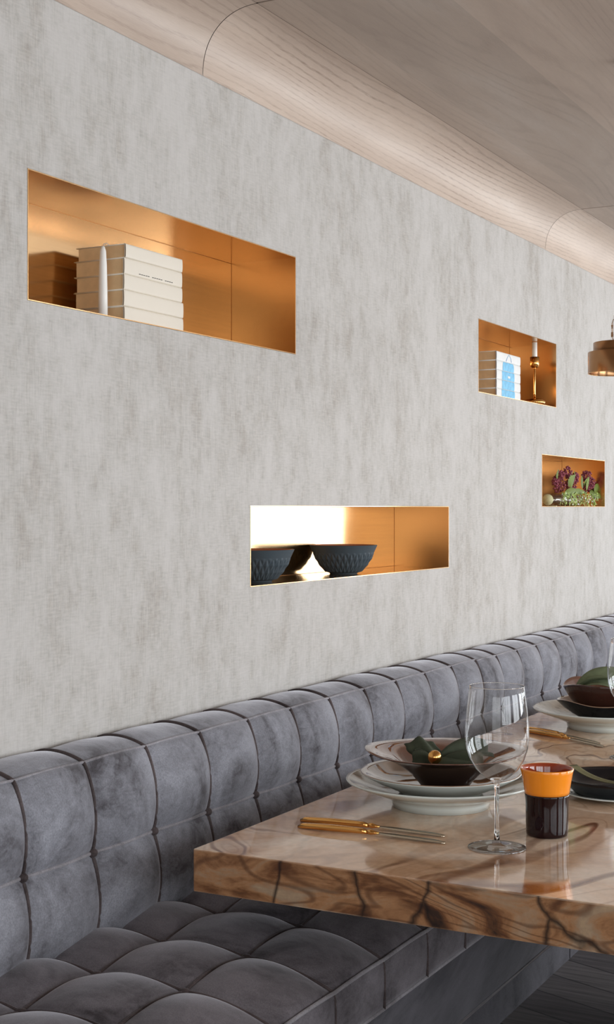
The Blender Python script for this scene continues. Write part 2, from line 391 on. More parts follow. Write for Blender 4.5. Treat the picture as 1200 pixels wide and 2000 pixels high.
bm = bmesh.new(); box(bm, -0.26, ROOM_X+0.2, ROOM_Y0-0.2, ROOM_Y1+0.2, -0.08, 0.0)
tag(obj('floor', bm, 'floor', smooth=False), kind='structure')
def window(name, ax, pos, w, o=0.06):
    bm = bmesh.new(); a, b, c, d = w; t = 0.05
    def bar(a0, a1, c0, c1):
        if ax == 'x': box(bm, pos+0.06, pos+0.12, a0, a1, c0, c1)
        else: box(bm, a0, a1, pos+o, pos+o+0.06, c0, c1)
    bar(a, b, c, c+t); bar(a, b, d-t, d); bar(a, a+t, c+t, d-t); bar(b-t, b, c+t, d-t)
    mid = (a+b)/2; bar(mid-0.025, mid+0.025, c+t, d-t)
    tag(obj(name, bm, 'frame', smooth=False), kind='structure')
for k, w in enumerate(side_win): window('window_%d' % (k+1 if k < 4 else 8), 'x', ROOM_X, w)  # the last frames the added opening behind the camera
window('window_5', 'y', ROOM_Y1, end_win); window('window_6', 'y', ROOM_Y1, added_end_win); window('window_7', 'y', ROOM_Y0, added_front_win, -0.12)  # last two frame the added openings that brighten the niches

# flat oak ceiling in panels and the quarter-round oak cove along the papered wall
JO = [-2.6, 0.269, 2.756, 5.243, 7.73, ROOM_Y1]; GAP = 0.0035; R0 = 0.146
bm = bmesh.new(); lay = bm.loops.layers.uv.verify()
for k in range(5):
    y0, y1 = JO[k]+GAP, JO[k+1]-GAP
    for (x0, x1) in ((R0+0.001, 2.35), (2.356, ROOM_X)):
        for f in box(bm, x0, x1, y0, y1, CEIL, CEIL+0.02):
            for lp in f.loops: lp[lay].uv = (lp.vert.co.y+k*3.3, lp.vert.co.x*1.0+0.07)
box(bm, -0.26, ROOM_X+0.2, ROOM_Y0-0.2, ROOM_Y1+0.2, CEIL+0.0205, CEIL+0.1, mi=1)
tag(obj('ceiling', bm, ['ceil', 'dark'], smooth=False), kind='structure')
for k in range(5):
    bm = bmesh.new(); y0, y1 = JO[k]+0.0012, JO[k+1]-0.0012
    def P(u, v, o=0.0):
        a = v*PI/2; e = 0.9   # slightly flattened quarter round
        return (0.001+(R0-o)*(1-math.cos(a)**e)+o, y0+(y1-y0)*u, WT+(CEIL-WT+0.0-0.0005)*math.sin(a)**e-o*0)
    grid(bm, lambda u, v: P(u, v), 24, 20, uv=lambda u, v: (y0+(y1-y0)*u, v*0.225+k*1.3))
    o = tag(obj('trim_%d' % (k+1), bm, ('cove0', 'cove0', 'cove', 'cove2', 'cove')[k], recalc=False), kind='structure')

# ---------------------------------------------------------------- brass-lined niches
def niche(n, label):
    y0, y1, z0, z1 = n; t = 0.002; e = 0.0006
    r = thing('wall_niche', label, 'niche', (0, y0, z0), group='brass lined niches in the grey wall')
    w, hh = y1-y0, z1-z0
    for nm, b in (('back_panel', (-DEEP-t, -DEEP, e, w-e, e, hh-e)), ('bottom_panel', (-DEEP, 0.0006, e, w-e, e, t+e)),
                  ('top_panel', (-DEEP, 0.0006, e, w-e, hh-t-e, hh-e)), ('side_panel', (-DEEP, 0.0006, e, t+e, t+e, hh-t-e)),
                  ('side_panel', (-DEEP, 0.0006, w-t-e, w-e, t+e, hh-t-e))):
        bm = bmesh.new(); box(bm, *b); obj(nm, bm, 'brass_side' if nm == 'side_panel' else 'brass', r, smooth=False)
    q = 0.0008
    bm = bmesh.new()
    for yy in (t+e, w-t-e-q): box(bm, -DEEP, -DEEP+q, yy, yy+q, t+e, hh-t-e)
    for zz in (t+e, hh-t-e-q): box(bm, -DEEP, -DEEP+q, t+e+q, w-t-e-q, zz, zz+q)
    obj('corner_seam', bm, 'seam', r, smooth=False)
    return r
niche(N1, 'large brass niche high on the left holding a cream book stack and a white candle')
niche(N2, 'upper right brass niche holding white books with a blue motif and a candlestick')
niche(N3, 'low middle brass niche with two slate bowls and a bright window reflection')
niche(N4, 'small brass niche at far right holding burgundy flowers')
FL = 0.0028   # floor of each niche sits this far above its opening

# ---------------------------------------------------------------- tufted velvet banquettes
def pillow(s, q, A, E, Eb=None):
    a = max(0.0, math.sin(PI*s)); b = max(0.0, math.sin(PI*q))
    return A*(a**0.5)*(b**0.5)+E*((a**2.4+(b*(1 if Eb is None else Eb))**2.4)**(1/2.4))**0.8/1.05
BACK = [(0.004, 0.913, (-0.2, 1)), (0.121, 0.903, (0.72, 0.7)), (0.140, 0.735, (1, 0.0)), (0.142, 0.560, (1, 0.0))]
def back_pt(row, s, q, A=0.023, E=0.018, extra=0.0, jit=0.0):
    x0, z0, n0 = BACK[row]; x1, z1, n1 = BACK[row+1]
    nx, nz = n0[0]*(1-s)+n1[0]*s, n0[1]*(1-s)+n1[1]*s; l = math.hypot(nx, nz); nx /= l; nz /= l
    if row == 0: E, A = 0.011, 0.006
    d = pillow(s, q, A+jit, E, 0.35)+extra
    if row == 0: d *= min(1, s*4+0.35)
    return x0+(x1-x0)*s+nx*d, z0+(z1-z0)*s+nz*d
SX = [(0.075, 0.560), (0.258, 0.560), (0.442, 0.560), (0.621, 0.533)]
def seat_pt(row, s, q, A=0.021, E=0.013, extra=0.0):
    x0, z0 = SX[row]; x1, z1 = SX[row+1]
    d = pillow(s, q, A, E)+extra
    nx, nz = (0, 1) if row < 2 else (0.75*s**3, 1)
    if row == 2: d = pillow(s, q, A, E*(1-0.5*s))*(1-0.25*s*s)+extra
    x = x0+(x1-x0)*s+nx*d; z = z0+(z1-z0)*s+nz*d
    if row == 2: z -= 0.006*s**4
    return x, z
def button(bm, p, n, r=0.0125, h=0.011):
    n = Vector(n).normalized(); a = n.cross(Vector((0, 1, 0.01))).normalized(); b = n.cross(a); rings = []
    for k in range(6):
        t = k/5*PI/2
        rings.append([bm.verts.new(Vector(p)+n*(h*math.sin(t)-0.002)+(a*math.cos(2*PI*i/16)+b*math.sin(2*PI*i/16))*max(r*math.cos(t), 0.0002)) for i in range(16)])
    for A_, B_ in zip(rings, rings[1:]):
        for i in range(16): bm.faces.new((A_[i], A_[(i+1) % 16], B_[(i+1) % 16], B_[i]))
    bm.faces.new(rings[-1]); bm.faces.new(rings[0])
def banquette(ys, seat_ys, label, sag=0.0):
    Y0, Y1 = ys[0], ys[-1]
    root = thing('banquette', label, 'banquette', (0, Y0, 0), group='tufted velvet banquettes along the wall')
    # backrest
    bm = bmesh.new(); NQ, NS = 20, 18; cols = []
    for c in range(len(ys)-1):
        for q in range(NQ+(1 if c == len(ys)-2 else 0)):
            qq = q/NQ; y = ys[c]+(ys[c+1]-ys[c])*qq; col = []
            for row in range(3):
                jit = 0.004*noise.noise(Vector((c*1.7, row*2.3, Y0)))
                for s in range(NS+(1 if row == 2 else 0)):
                    x, z = back_pt(row, s/NS, qq, jit=jit)
                    w = noise.noise(Vector((y*14, z*14, x*9)))*0.0016
                    x = max(x+w*0.8, 0.0035); z += w-sag
                    # rounded ends of the unit
                    col.append((x, y-Y0, z))
            col.append((0.142, y-Y0, 0.47)); cols.append(col)
    V = [[bm.verts.new(p) for p in col] for col in cols]
    for i in range(len(V)-1):
        for j in range(len(V[0])-1): bm.faces.new((V[i][j], V[i+1][j], V[i+1][j+1], V[i][j+1]))
    ends = []
    for col in (V[0], V[-1]):
        e = bm.verts.new((0.0035, col[0].co.y, 0.47)); ends.append(e); bm.faces.new(col+[e])
    bm.faces.new((V[0][0], V[-1][0], ends[1], ends[0])); bm.faces.new((V[0][-1], V[-1][-1], ends[1], ends[0]))
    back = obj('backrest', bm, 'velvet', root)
    for c, y in enumerate(ys):
        e = 0.0 if 0 < c < len(ys)-1 else (0.003 if c == 0 else -0.003)
        for rows, nm in (((0,), 'piping'), ((1, 2), 'piping')):
            bm = bmesh.new(); pts = []
            for row in rows:
                for s in range(15 if row == rows[-1] else 14):
                    x, z = back_pt(row, s/14, 0.0, extra=0.0015); pts.append((max(x, 0.006), y-Y0+e, z-sag))
            tube(bm, pts, 0.0046, 8); obj(nm, bm, 'piping', back)
        if 0 < c < len(ys)-1:
            bm = bmesh.new(); button(bm, (0.142, y-Y0, 0.735-sag), (1, 0, 0.05), 0.0105, 0.015); obj('button', bm, 'piping', back)
    for row, ps, rr in ((0, 1.0, 0.0026), (1, 1.0, 0.0036)):
        bm = bmesh.new(); pts = []
        for c in range(len(ys)-1):
            for q in range(12):
                x, z = back_pt(row, ps, q/12, extra=0.0026); pts.append((x, ys[c]+(ys[c+1]-ys[c])*q/12-Y0, z-sag))
        pts.append((pts[0][0], Y1-Y0, pts[0][2]))
        tube(bm, pts, rr, 8); obj('piping', bm, 'welt', back)['label'] = 'paler grey horizontal piping'
    # seat
    bm = bmesh.new(); cols = []; ys2 = [Y0]+[y for y in seat_ys if Y0+0.03 < y < Y1-0.03]+[Y1]
    for c in range(len(ys2)-1):
        for q in range(NQ+(1 if c == len(ys2)-2 else 0)):
            qq = q/NQ; y = ys2[c]+(ys2[c+1]-ys2[c])*qq; col = [(0.146, y-Y0, 0.45)]
            for row in range(3):
                for s in range(NS+(1 if row == 2 else 0)):
                    x, z = seat_pt(row, s/NS, qq)
                    if x < 0.146: continue
                    w = noise.noise(Vector((y*11, x*11, 3)))*0.002
                    col.append((x, y-Y0, z+w))
            while len(col) < 1+NS*3+1-7: col.insert(1, (0.146, y-Y0, col[1][2]))
            for k in range(1, 9):
                t = k/8; col.append((col[-1][0]*0+0.624+0.006*math.sin(PI*t)*(0.4+0.6*math.sin(PI*qq)), y-Y0, 0.533+(0.434-0.533)*t))
            col.append((0.60, y-Y0, 0.432)); cols.append(col)
    m = min(len(c) for c in cols); cols = [[c[0]]+c[len(c)-m+1:] for c in cols]
    V = [[bm.verts.new(p) for p in col] for col in cols]
    for i in range(len(V)-1):
        for j in range(len(V[0])-1): bm.faces.new((V[i][j], V[i+1][j], V[i+1][j+1], V[i][j+1]))
    bm.faces.new(V[0]); bm.faces.new(V[-1]); bm.faces.new((V[0][0], V[-1][0], V[-1][-1], V[0][-1]))
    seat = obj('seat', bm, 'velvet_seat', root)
    for c, y in enumerate(ys2):
        bm = bmesh.new(); pts = []
        e = 0.0 if 0 < c < len(ys2)-1 else (0.003 if c == 0 else -0.003)
        for row in range(3):
            for s in range(14):
                x, z = seat_pt(row, s/14, 0.0, extra=0.0012)
                if x > 0.15: pts.append((x, y-Y0+e, z))
        x, z = seat_pt(2, 1.0, 0.0); pts += [(x, y-Y0+e, z)]+[(0.6255, y-Y0+e, 0.533-0.099*k/5) for k in range(1, 6)]
        tube(bm, pts, 0.0036, 8); obj('piping', bm, 'piping', seat)
        if 0 < c < len(ys2)-1:
            for row in (1, 2):
                bm = bmesh.new(); button(bm, (SX[row][0], y-Y0, 0.560), (0, 0, 1)); obj('button', bm, 'piping', seat)
    for row, ps in ((0, 1.0), (1, 1.0), (2, 1.0)):
        bm = bmesh.new(); pts = []
        for c in range(len(ys2)-1):
            for q in range(12):
                x, z = seat_pt(row, ps, q/12, extra=0.001); pts.append((x+(0.003 if row == 2 else 0), ys2[c]+(ys2[c+1]-ys2[c])*q/12-Y0, z))
        pts.append((pts[0][0], Y1-Y0, pts[0][2]))
        tube(bm, pts, 0.0036, 8); obj('piping', bm, 'welt' if row == 2 else 'piping', seat)
    bm = bmesh.new(); tube(bm, [(0.6245, 0.004, 0.434), (0.6245, (Y1-Y0)/2, 0.434), (0.6245, Y1-Y0-0.004, 0.434)], 0.0036, 8)
    obj('piping', bm, 'welt', seat)
    # upholstered base that slopes back to a recessed plinth
    bm = bmesh.new(); L = Y1-Y0-0.002
    prof = [(0.02, 0.432), (0.60, 0.430), (0.452, 0.116), (0.02, 0.116)]
    a = [bm.verts.new((x, 0.001, z)) for x, z in prof]; b = [bm.verts.new((x, L, z)) for x, z in prof]
    bm.faces.new(a); bm.faces.new(b)
    for i in range(4): bm.faces.new((a[i], a[(i+1) % 4], b[(i+1) % 4], b[i]))
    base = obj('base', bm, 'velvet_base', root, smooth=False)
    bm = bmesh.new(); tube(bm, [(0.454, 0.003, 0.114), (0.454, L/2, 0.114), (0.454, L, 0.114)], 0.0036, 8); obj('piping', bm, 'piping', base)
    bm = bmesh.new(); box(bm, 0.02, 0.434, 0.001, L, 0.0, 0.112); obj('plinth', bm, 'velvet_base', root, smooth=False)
    return root
p1 = [4.178-0.2036*k for k in range(16, -1, -1)]
p2 = [4.183, 4.366]+[4.366+0.2005*k for k in range(1, 15)]
sy = [2.003+0.2065*k for k in range(-10, 30)]
banquette(p1, sy, 'tufted grey velvet banquette in the foreground, left of the joint beside the table')
banquette(p2, sy, 'far tufted grey velvet banquette behind the wine glass, beyond the joint in the backrest', sag=0.004)

# ---------------------------------------------------------------- table
tb = thing('dining_table', 'long polished brown stone table laid with dishes in front of the banquette', 'table', (0.328, 2.208, 0))
bm = bmesh.new(); box(bm, 0, 1.35, 0, 2.85, 0.670, 0.75, bev=0.0025)
obj('tabletop', bm, 'stone', tb, smooth=False)
bm = bmesh.new(); box(bm, 0.56, 0.86, 1.05, 1.75, 0.0, 0.670, bev=0.004)
obj('pedestal', bm, 'dark', tb, smooth=False)

# ---------------------------------------------------------------- books
def book_part(bm_c, bm_p, d, w, t, swell=0.0018):
    # spine faces +x at x = 0, the book reaches back to x = -d and runs from y = 0 to w; lies flat, thickness t
    c = 0.0013
    box(bm_c, -d, -0.004, 0, w, 0, c); box(bm_c, -d, -0.004, 0, w, t-c, t)
    def P(u, v):
        a = (v-0.5)*PI; return (-0.004+(0.002+swell)*max(0.0, math.cos(a))**0.35, w*u, t/2+(t/2)*math.sin(a))
    grid(bm_c, P, 10, 12)
    def Q(u, v):
        a = (v-0.5)*PI; return (-0.006+(0.001+swell*0.5)*math.cos(a)**0.6, w*u, t/2+(t/2-c)*math.sin(a))
    grid(bm_c, Q, 10, 12)
    box(bm_p, -d+0.004, -0.004, 0.004, w-0.004, c+0.0002, t-c-0.0002)
def make_book(d, w, t, cover, label, group, loc, rz=0.0):
    r = thing('book', label, 'book', loc, rz, group)
    bc, bp = bmesh.new(), bmesh.new(); book_part(bc, bp, d, w, t)
    cv = obj('cover', bc, cover, r, smooth=True, recalc=False); pg = obj('pages', bp, 'paper', r, smooth=False)
    return r, cv, pg
pos = ('at the bottom', 'second from the bottom', 'in the middle', 'second from the top', 'at the top')
z = N1[2]+FL
for k in range(5):
    t = (0.035, 0.036, 0.0345, 0.0355, 0.031)[k]
    w = 0.232+(0.0, 0.002, -0.003, -0.004, -0.008)[k]; o = (0.001, -0.002, 0.0, 0.002, 0.006)[k]
    r, cv, pg = make_book(0.135+0.002*k % 0.004, w, t-0.0004, 'cover', 'cream book %s of the left niche stack' % pos[k],
                          'cream books stacked in the large left niche', (-0.030+(0.0, 0.001, 0.0, -0.001, 0.0)[k], 2.488+o, z))
    if k == 3 or k == 2:
        bm = bmesh.new()
        for j in range(16 if k == 3 else 4):
            if j % 6 == 5: continue
            a = (0.055 if k == 3 else 0.10)+j*0.0085
            box(bm, -0.0006, 0.0004, a, a+0.0055, t*(0.16 if k == 3 else 0.9), t*(0.16 if k == 3 else 0.9)+0.0014)
        if k == 3: obj('spine_lettering', bm, 'ink', cv, smooth=False)
        else: bm.free()
    z += t
z = N2[2]+FL
for k in range(5):
    t = 0.0338; w = 0.256
    r, cv, pg = make_book(0.14, w, t-0.0004, 'cover_white', 'white book %s of the right niche stack, blue %s on spine' % (pos[k], 'motif' if k < 4 else 'lines'),
                          'white books stacked in the upper right niche', (-0.030, 4.786, z))
    bm = bmesh.new()
    if k < 4:
        wd = (0.070, 0.066, 0.066, 0.060)[k]
        def P(u, v):
            a = (v-0.5)*PI*0.97; e = 0.0 if k < 3 else 0.010*max(0, v-0.55)*2
            return (-0.004+0.0042*max(0.0, math.cos(a))**0.35+0.0001, 0.123-wd+e+(2*wd-2*e)*u, t/2+(t/2-0.0006)*math.sin(a))
        grid(bm, P, 6, 12); obj('painted_motif', bm, 'blue', cv, recalc=False)
        if k == 2:
            bm = bmesh.new(); box(bm, 0.0003, 0.0012, 0.115, 0.140, 0.010, 0.018); obj('small_tag', bm, 'cover_white', cv, smooth=False)
    else:
        tube(bm, [(0.0, 0.10, 0.004), (0.0, 0.112, 0.018), (-0.0008, 0.128, 0.029)], 0.0012, 6)
        tube(bm, [(0.0, 0.155, 0.004), (0.0, 0.148, 0.018), (-0.0008, 0.132, 0.029)], 0.0012, 6)
        obj('painted_lines', bm, 'inkblue', cv)
    z += t

# ---------------------------------------------------------------- candle and candlestick
r = thing('candle', 'white taper candle standing in front of the cream books', 'candle', (-0.062, 2.4535, N1[2]+FL))
bm = bmesh.new(); lathe(bm, [(0, 0), (0.0103, 0), (0.0100, 0.06), (0.0086, 0.12), (0.0068, 0.150), (0.004, 0.160), (0.0, 0.162)], 24); obj('wax', bm, 'wax', r)
bm = bmesh.new(); tube(bm, [(0, 0, 0.158), (0.001, 0.002, 0.166), (0.004, 0.008, 0.168), (0.007, 0.014, 0.165)], 0.0013, 8); obj('wick', bm, 'wick', r)
cs = (-0.046, 5.252, N2[2]+FL)
r = thing('candlestick', 'slim brass candlestick with round foot beside the white books', 'candlestick', cs)
bm = bmesh.new(); lathe(bm, [(0, 0), (0.030, 0), (0.040, 0.006), (0.042, 0.013), (0.037, 0.021), (0.022, 0.026), (0.007, 0.028), (0, 0.029)], 40); obj('foot', bm, 'gold', r)
bm = bmesh.new(); lathe(bm, [(0, 0.0275), (0.0045, 0.0275), (0.0040, 0.05), (0.0040, 0.145), (0.006, 0.147), (0, 0.1472)], 24); obj('stem', bm, 'gold', r)
bm = bmesh.new(); lathe(bm, [(0, 0.1474), (0.010, 0.148), (0.0165, 0.154), (0.0178, 0.165), (0.0178, 0.190), (0.0150, 0.190), (0.0145, 0.160), (0, 0.158)], 32); obj('cup', bm, 'gold', r)
bm = bmesh.new(); lathe(bm, [(0, 0.1585), (0.0105, 0.1585), (0.0100, 0.2475), (0, 0.2475)], 24)
o = obj('candle', bm, 'wax'); o.location = cs; tag(o, 'white candle standing in the brass candlestick', 'candle')

# ---------------------------------------------------------------- faceted bowls
def facet_bowl(loc, label, seed):
    r = thing('bowl', label, 'bowl', loc, seed, 'slate bowls in the low niche')
    bm = bmesh.new(); NA, rows = 30, 3; n = NA*8
    def rad(s): return 0.043+0.060*(math.sin(s*PI/2)**1.05)*(1-0.12*s)*1.0 if s < 1 else 0.0958
    H = 0.084; L = []
    for k in range(49):
        s = k/48; rr = 0.042+0.058*s**0.62 if s > 0 else 0.042; z = 0.003+(H-0.003)*s; ring = []
        for i in range(n):
            a = i/n*NA; d = 0.0
            if 0.04 < s < 0.74:
                v = (s-0.04)/0.70*rows
                # tall lozenges set point to point, each a shallow pyramid
                p = (a+v*0.5) % 1.0; q = (a-v*0.5) % 1.0
                d = 0.0042*min(p, 1-p, q, 1-q)*2*min(1, (0.74-s)*9)
            ring.append(bm.verts.new(((rr+d)*math.cos(2*PI*i/n), (rr+d)*math.sin(2*PI*i/n), z)))
        L.append(ring)
    base = bm.verts.new((0, 0, 0.003))
    foot = [bm.verts.new((0.040*math.cos(2*PI*i/n), 0.040*math.sin(2*PI*i/n), 0)) for i in range(n)]
    fc = bm.verts.new((0, 0, 0)); inner = []
    for k in range(13):
        s = 1-k/12; rr = 0.0975*max(s, 0.0)**0.5 if s > 0 else 0.0; rr = 0.0975*math.sqrt(s)*0.999
        z = H+0.0006-0.0 if k == 0 else 0.010+(H-0.010)*s**1.2
        inner.append([bm.verts.new((max(rr, 0.001)*math.cos(2*PI*i/n), max(rr, 0.001)*math.sin(2*PI*i/n), z)) for i in range(n)])
    bm.verts.remove(base)
    for A, B in list(zip([foot]+L, L)):
        for i in range(n): bm.faces.new((A[i], A[(i+1) % n], B[(i+1) % n], B[i]))
    for i in range(n):
        bm.faces.new((fc, foot[(i+1) % n], foot[i]))
        bm.faces.new((L[-1][i], L[-1][(i+1) % n], inner[0][(i+1) % n], inner[0][i]))
    obj('outer_shell', bm_split(bm, inner), 'teal', r, smooth=False)
    bm = bmesh.new(); prof = [(0.0975, H+0.0006)]+[(0.0975*math.sqrt(1-k/12), 0.010+(H-0.010)*(1-k/12)**1.2) for k in range(1, 12)]+[(0, 0.010)]
    lathe(bm, prof, 64); obj('glazed_inside', bm, 'copper', r)['label'] = 'terracotta coloured glazed inside'
    return r
def bm_split(bm, inner):
    for ring in inner[1:]:
        for v in ring: bm.verts.remove(v)
    return bm
facet_bowl((-0.094, 3.167, N3[2]+FL), 'slate faceted bowl at the left end of the low niche, partly cut by its edge', 0.0)
facet_bowl((-0.093, 3.674, N3[2]+FL), 'slate faceted bowl in the middle of the low niche', 0.3)

# ---------------------------------------------------------------- flowers in the small niche
VZ = N4[2]+FL
v = thing('glass_vase', 'clear horizontal glass tube vase lying under the burgundy flowers', 'vase', (-0.060, 5.458, VZ))
bm = bmesh.new()
ring = []
def cyl_y(bm, r, y0, y1, n=32, zc=0.027, cap=True):
    A = [bm.verts.new((r*math.cos(2*PI*i/n), y0, zc+r*math.sin(2*PI*i/n))) for i in range(n)]
    B = [bm.verts.new((r*math.cos(2*PI*i/n), y1, zc+r*math.sin(2*PI*i/n))) for i in range(n)]
    for i in range(n): bm.faces.new((A[i], A[(i+1) % n], B[(i+1) % n], B[i]))
    if cap: bm.faces.new(A); bm.faces.new(B)
cyl_y(bm, 0.026, 0.0, 0.55, cap=False); cyl_y(bm, 0.0245, 0.0, 0.55, cap=False)
for yy in (0.0, 0.55):
    a = [v_ for v_ in bm.verts if abs(v_.co.y-yy) < 1e-6]
    for i in range(32): bm.faces.new((a[i], a[(i+1) % 32], a[32+(i+1) % 32], a[32+i]))
obj('glass_tube', bm, 'vase_glass', v)
bm = bmesh.new(); cyl_y(bm, 0.0225, -0.004, -0.0004); obj('end_plug', bm, 'cork', v)
bm = bmesh.new()
for yy in (0.05, 0.5): box(bm, -0.018, 0.018, yy, yy+0.012, 0.0, 0.003)
obj('foot', bm, 'cork', v, smooth=False)
fl = thing('flower_arrangement', 'burgundy bud flowers with broad green leaves in the small right niche', 'flowers', (-0.062, 5.415, VZ))
def at_uv(y, z, x=0.0): return Vector((x, y, z))
FY = 1.06
def leaf(p, d, w, l, bend=0.2, mat='leaf', curl=0.25):
    p = (p[0], p[1]*FY, p[2]); w *= 1.35; l *= 1.0
    p = Vector(p); d = Vector(d).normalized(); sdir = d.cross(Vector((1, 0.2, 0.1))); sdir.normalize(); nn = d.cross(sdir)
    bm = bmesh.new()
    def P(u, vv):
        ww = w*math.sin(PI*min(1, u**0.8*0.97+0.03))**0.8; q = (vv-0.5)*2
        return p+d*l*u+sdir*ww*q+nn*(bend*l*u*u+curl*ww*q*q)
    grid(bm, P, 10, 6); o = obj('leaf', bm, mat, fl); return o
def cluster(c, r, n=60, rr=0.0042):
    bm = bmesh.new(); c = (c[0], min(c[1]*FY, 0.645), c[2]+0.002); r *= 1.22; n = int(n*1.5)
    for _ in range(n):
        d = Vector((random.gauss(0, 1), random.gauss(0, 1), random.gauss(0, 1))).normalized()*r*random.uniform(0.55, 1.0)
        bmesh.ops.create_icosphere(bm, subdivisions=1, radius=rr*random.uniform(0.6, 1.2), matrix=Matrix.Translation(Vector(c)+Vector((d.x*0.7, d.y, d.z))))
    obj('bud_cluster', bm, 'berry', fl)
# y offsets run from the left end of the niche to the right
for (yy, zz, r_) in ((0.185, 0.090, 0.034), (0.155, 0.100, 0.016), (0.27, 0.142, 0.022), (0.215, 0.128, 0.020), (0.35, 0.088, 0.030), (0.375, 0.118, 0.018), (0.50, 0.128, 0.026), (0.545, 0.102, 0.026), (0.545, 0.080, 0.022), (0.36, 0.062, 0.018), (0.660, 0.066, 0.014), (0.42, 0.128, 0.014)):
    cluster((random.uniform(-0.012, 0.02), yy, zz), r_, int(50+900*r_))
for a in (((0, 0.165, 0.11), (0.1, 0.05, 1), 0.016, 0.045), ((0.03, 0.245, 0.075), (0.25, 0.35, 0.9), 0.030, 0.065), ((0.0, 0.31, 0.08), (0.1, 0.3, 1), 0.017, 0.075),
          ((0.03, 0.40, 0.075), (0.1, 0.35, 1), 0.020, 0.062), ((0.03, 0.455, 0.070), (0.1, 0.8, 1), 0.015, 0.085), ((0.03, 0.16, 0.045), (0.2, 1, 0.22), 0.014, 0.13),
          ((0.03, 0.29, 0.065), (0.1, 1, -0.02), 0.010, 0.14), ((0.03, 0.56, 0.070), (0.1, 1, 0.30), 0.014, 0.095), ((0.02, 0.53, 0.062), (0.3, 1, -0.18), 0.014, 0.11),
          ((0.0, 0.60, 0.09), (0, 0.7, 0.5), 0.004, 0.06), ((0.02, 0.46, 0.085), (0.3, 0.2, 1), 0.014, 0.04), ((0.0, 0.40, 0.12), (0, 0.2, 1), 0.012, 0.035)):
    leaf(*a, bend=random.uniform(-0.1, 0.25))
bm = bmesh.new()
for _ in range(420):
    y0 = random.uniform(0.10, 0.60); z0 = random.uniform(0.004, 0.058); x0 = 0.030+random.uniform(0, 0.016)
    d = Vector((random.uniform(-0.2, 0.6), random.uniform(-1, 1), random.uniform(-0.8, 0.8))).normalized(); s_ = d.cross(Vector((1, 0, 0.1))).normalized()
    l = random.uniform(0.006, 0.013); p = Vector((x0, y0, z0)); w_ = l*0.3
    mi = 0 if random.random() < 0.82 else 1
    f = bm.faces.new([bm.verts.new(q) for q in (p, p+d*l*0.5+s_*w_, p+d*l, p+d*l*0.5-s_*w_)]); f.material_index = mi
for _ in range(26):
    y0 = random.uniform(0.12, 0.58); p = Vector((0.032, y0, 0.058)); pts = [p]
    for k in range(5): p = p+Vector((0.002, random.uniform(-0.012, 0.016), -0.010)); pts.append(Vector((p.x, p.y, max(p.z, 0.004))))
    tube(bm, pts, 0.0012, 5)
tag(obj('trailing_foliage', bm, ['fern', 'white_fleck'], fl), kind='stuff')

# ---------------------------------------------------------------- pendant lamp
PX, PY, PZ = 0.763, 3.553, 1.7355
r = thing('pendant_lamp', 'stepped aged brass pendant lamp hanging at the right edge above the table', 'lamp', (PX, PY, PZ))
bm = bmesh.new(); lathe(bm, [(0.0795, 0.0), (0.0795, 0.054), (0.0785, 0.055), (0.066, 0.0555), (0.066, 0.0785), (0.065, 0.0795), (0.012, 0.0795), (0.012, 0.0783), (0.064, 0.0783), (0.0648, 0.0545), (0.078, 0.053), (0.0783, 0.0)], 72)
obj('shade', bm, 'brass2', r)
bm = bmesh.new(); lathe(bm, [(0.0799, -0.0004), (0.0799, 0.0012), (0.0781, 0.0012), (0.0781, -0.0004), (0.0799, -0.0004)], 72); obj('rim', bm, 'gold', r)
bm = bmesh.new(); lathe(bm, [(0, 0.0796), (0.014, 0.0796), (0.014, 0.149), (0.010, 0.153), (0, 0.153)], 32); obj('neck', bm, 'brass2', r)
bm = bmesh.new()
A = -0.0185; ca, sa = math.cos(math.radians(28)), math.sin(math.radians(28))
tube(bm, [(A*ca+0.004, A*sa, 0.083), (A*ca, A*sa, 0.092), (A*ca, A*sa, 0.128), (A*ca+0.003, A*sa, 0.138), (A*ca+0.006, A*sa+0.003, 0.139)], 0.0011, 6)
for zz, rr in ((0.1, 0.0030), (0.096, 0.0030), (0.104, 0.0028), (0.122, 0.0028), (0.117, 0.0022)):
    bmesh.ops.create_icosphere(bm, subdivisions=2, radius=rr, matrix=Matrix.Translation((A*ca, A*sa, zz)))
obj('chain_clasp', bm, 'brass2', r)
bm = bmesh.new(); tube(bm, [(0, 0, 0.153), (0, 0, 0.5), (0, 0, CEIL-PZ-0.02)], 0.003, 8); obj('cord', bm, 'dark', r)
bm = bmesh.new(); lathe(bm, [(0, CEIL-PZ-0.025), (0.010, CEIL-PZ-0.025), (0.012, CEIL-PZ-0.001), (0, CEIL-PZ-0.001)], 32); obj('ceiling_rose', bm, 'brass2', r)
bm = bmesh.new(); lathe(bm, [(0, 0.02), (0.016, 0.024), (0.022, 0.038), (0.016, 0.055), (0.010, 0.066), (0.010, 0.0785), (0, 0.0785)], 24); obj('bulb', bm, 'porcelain', r)

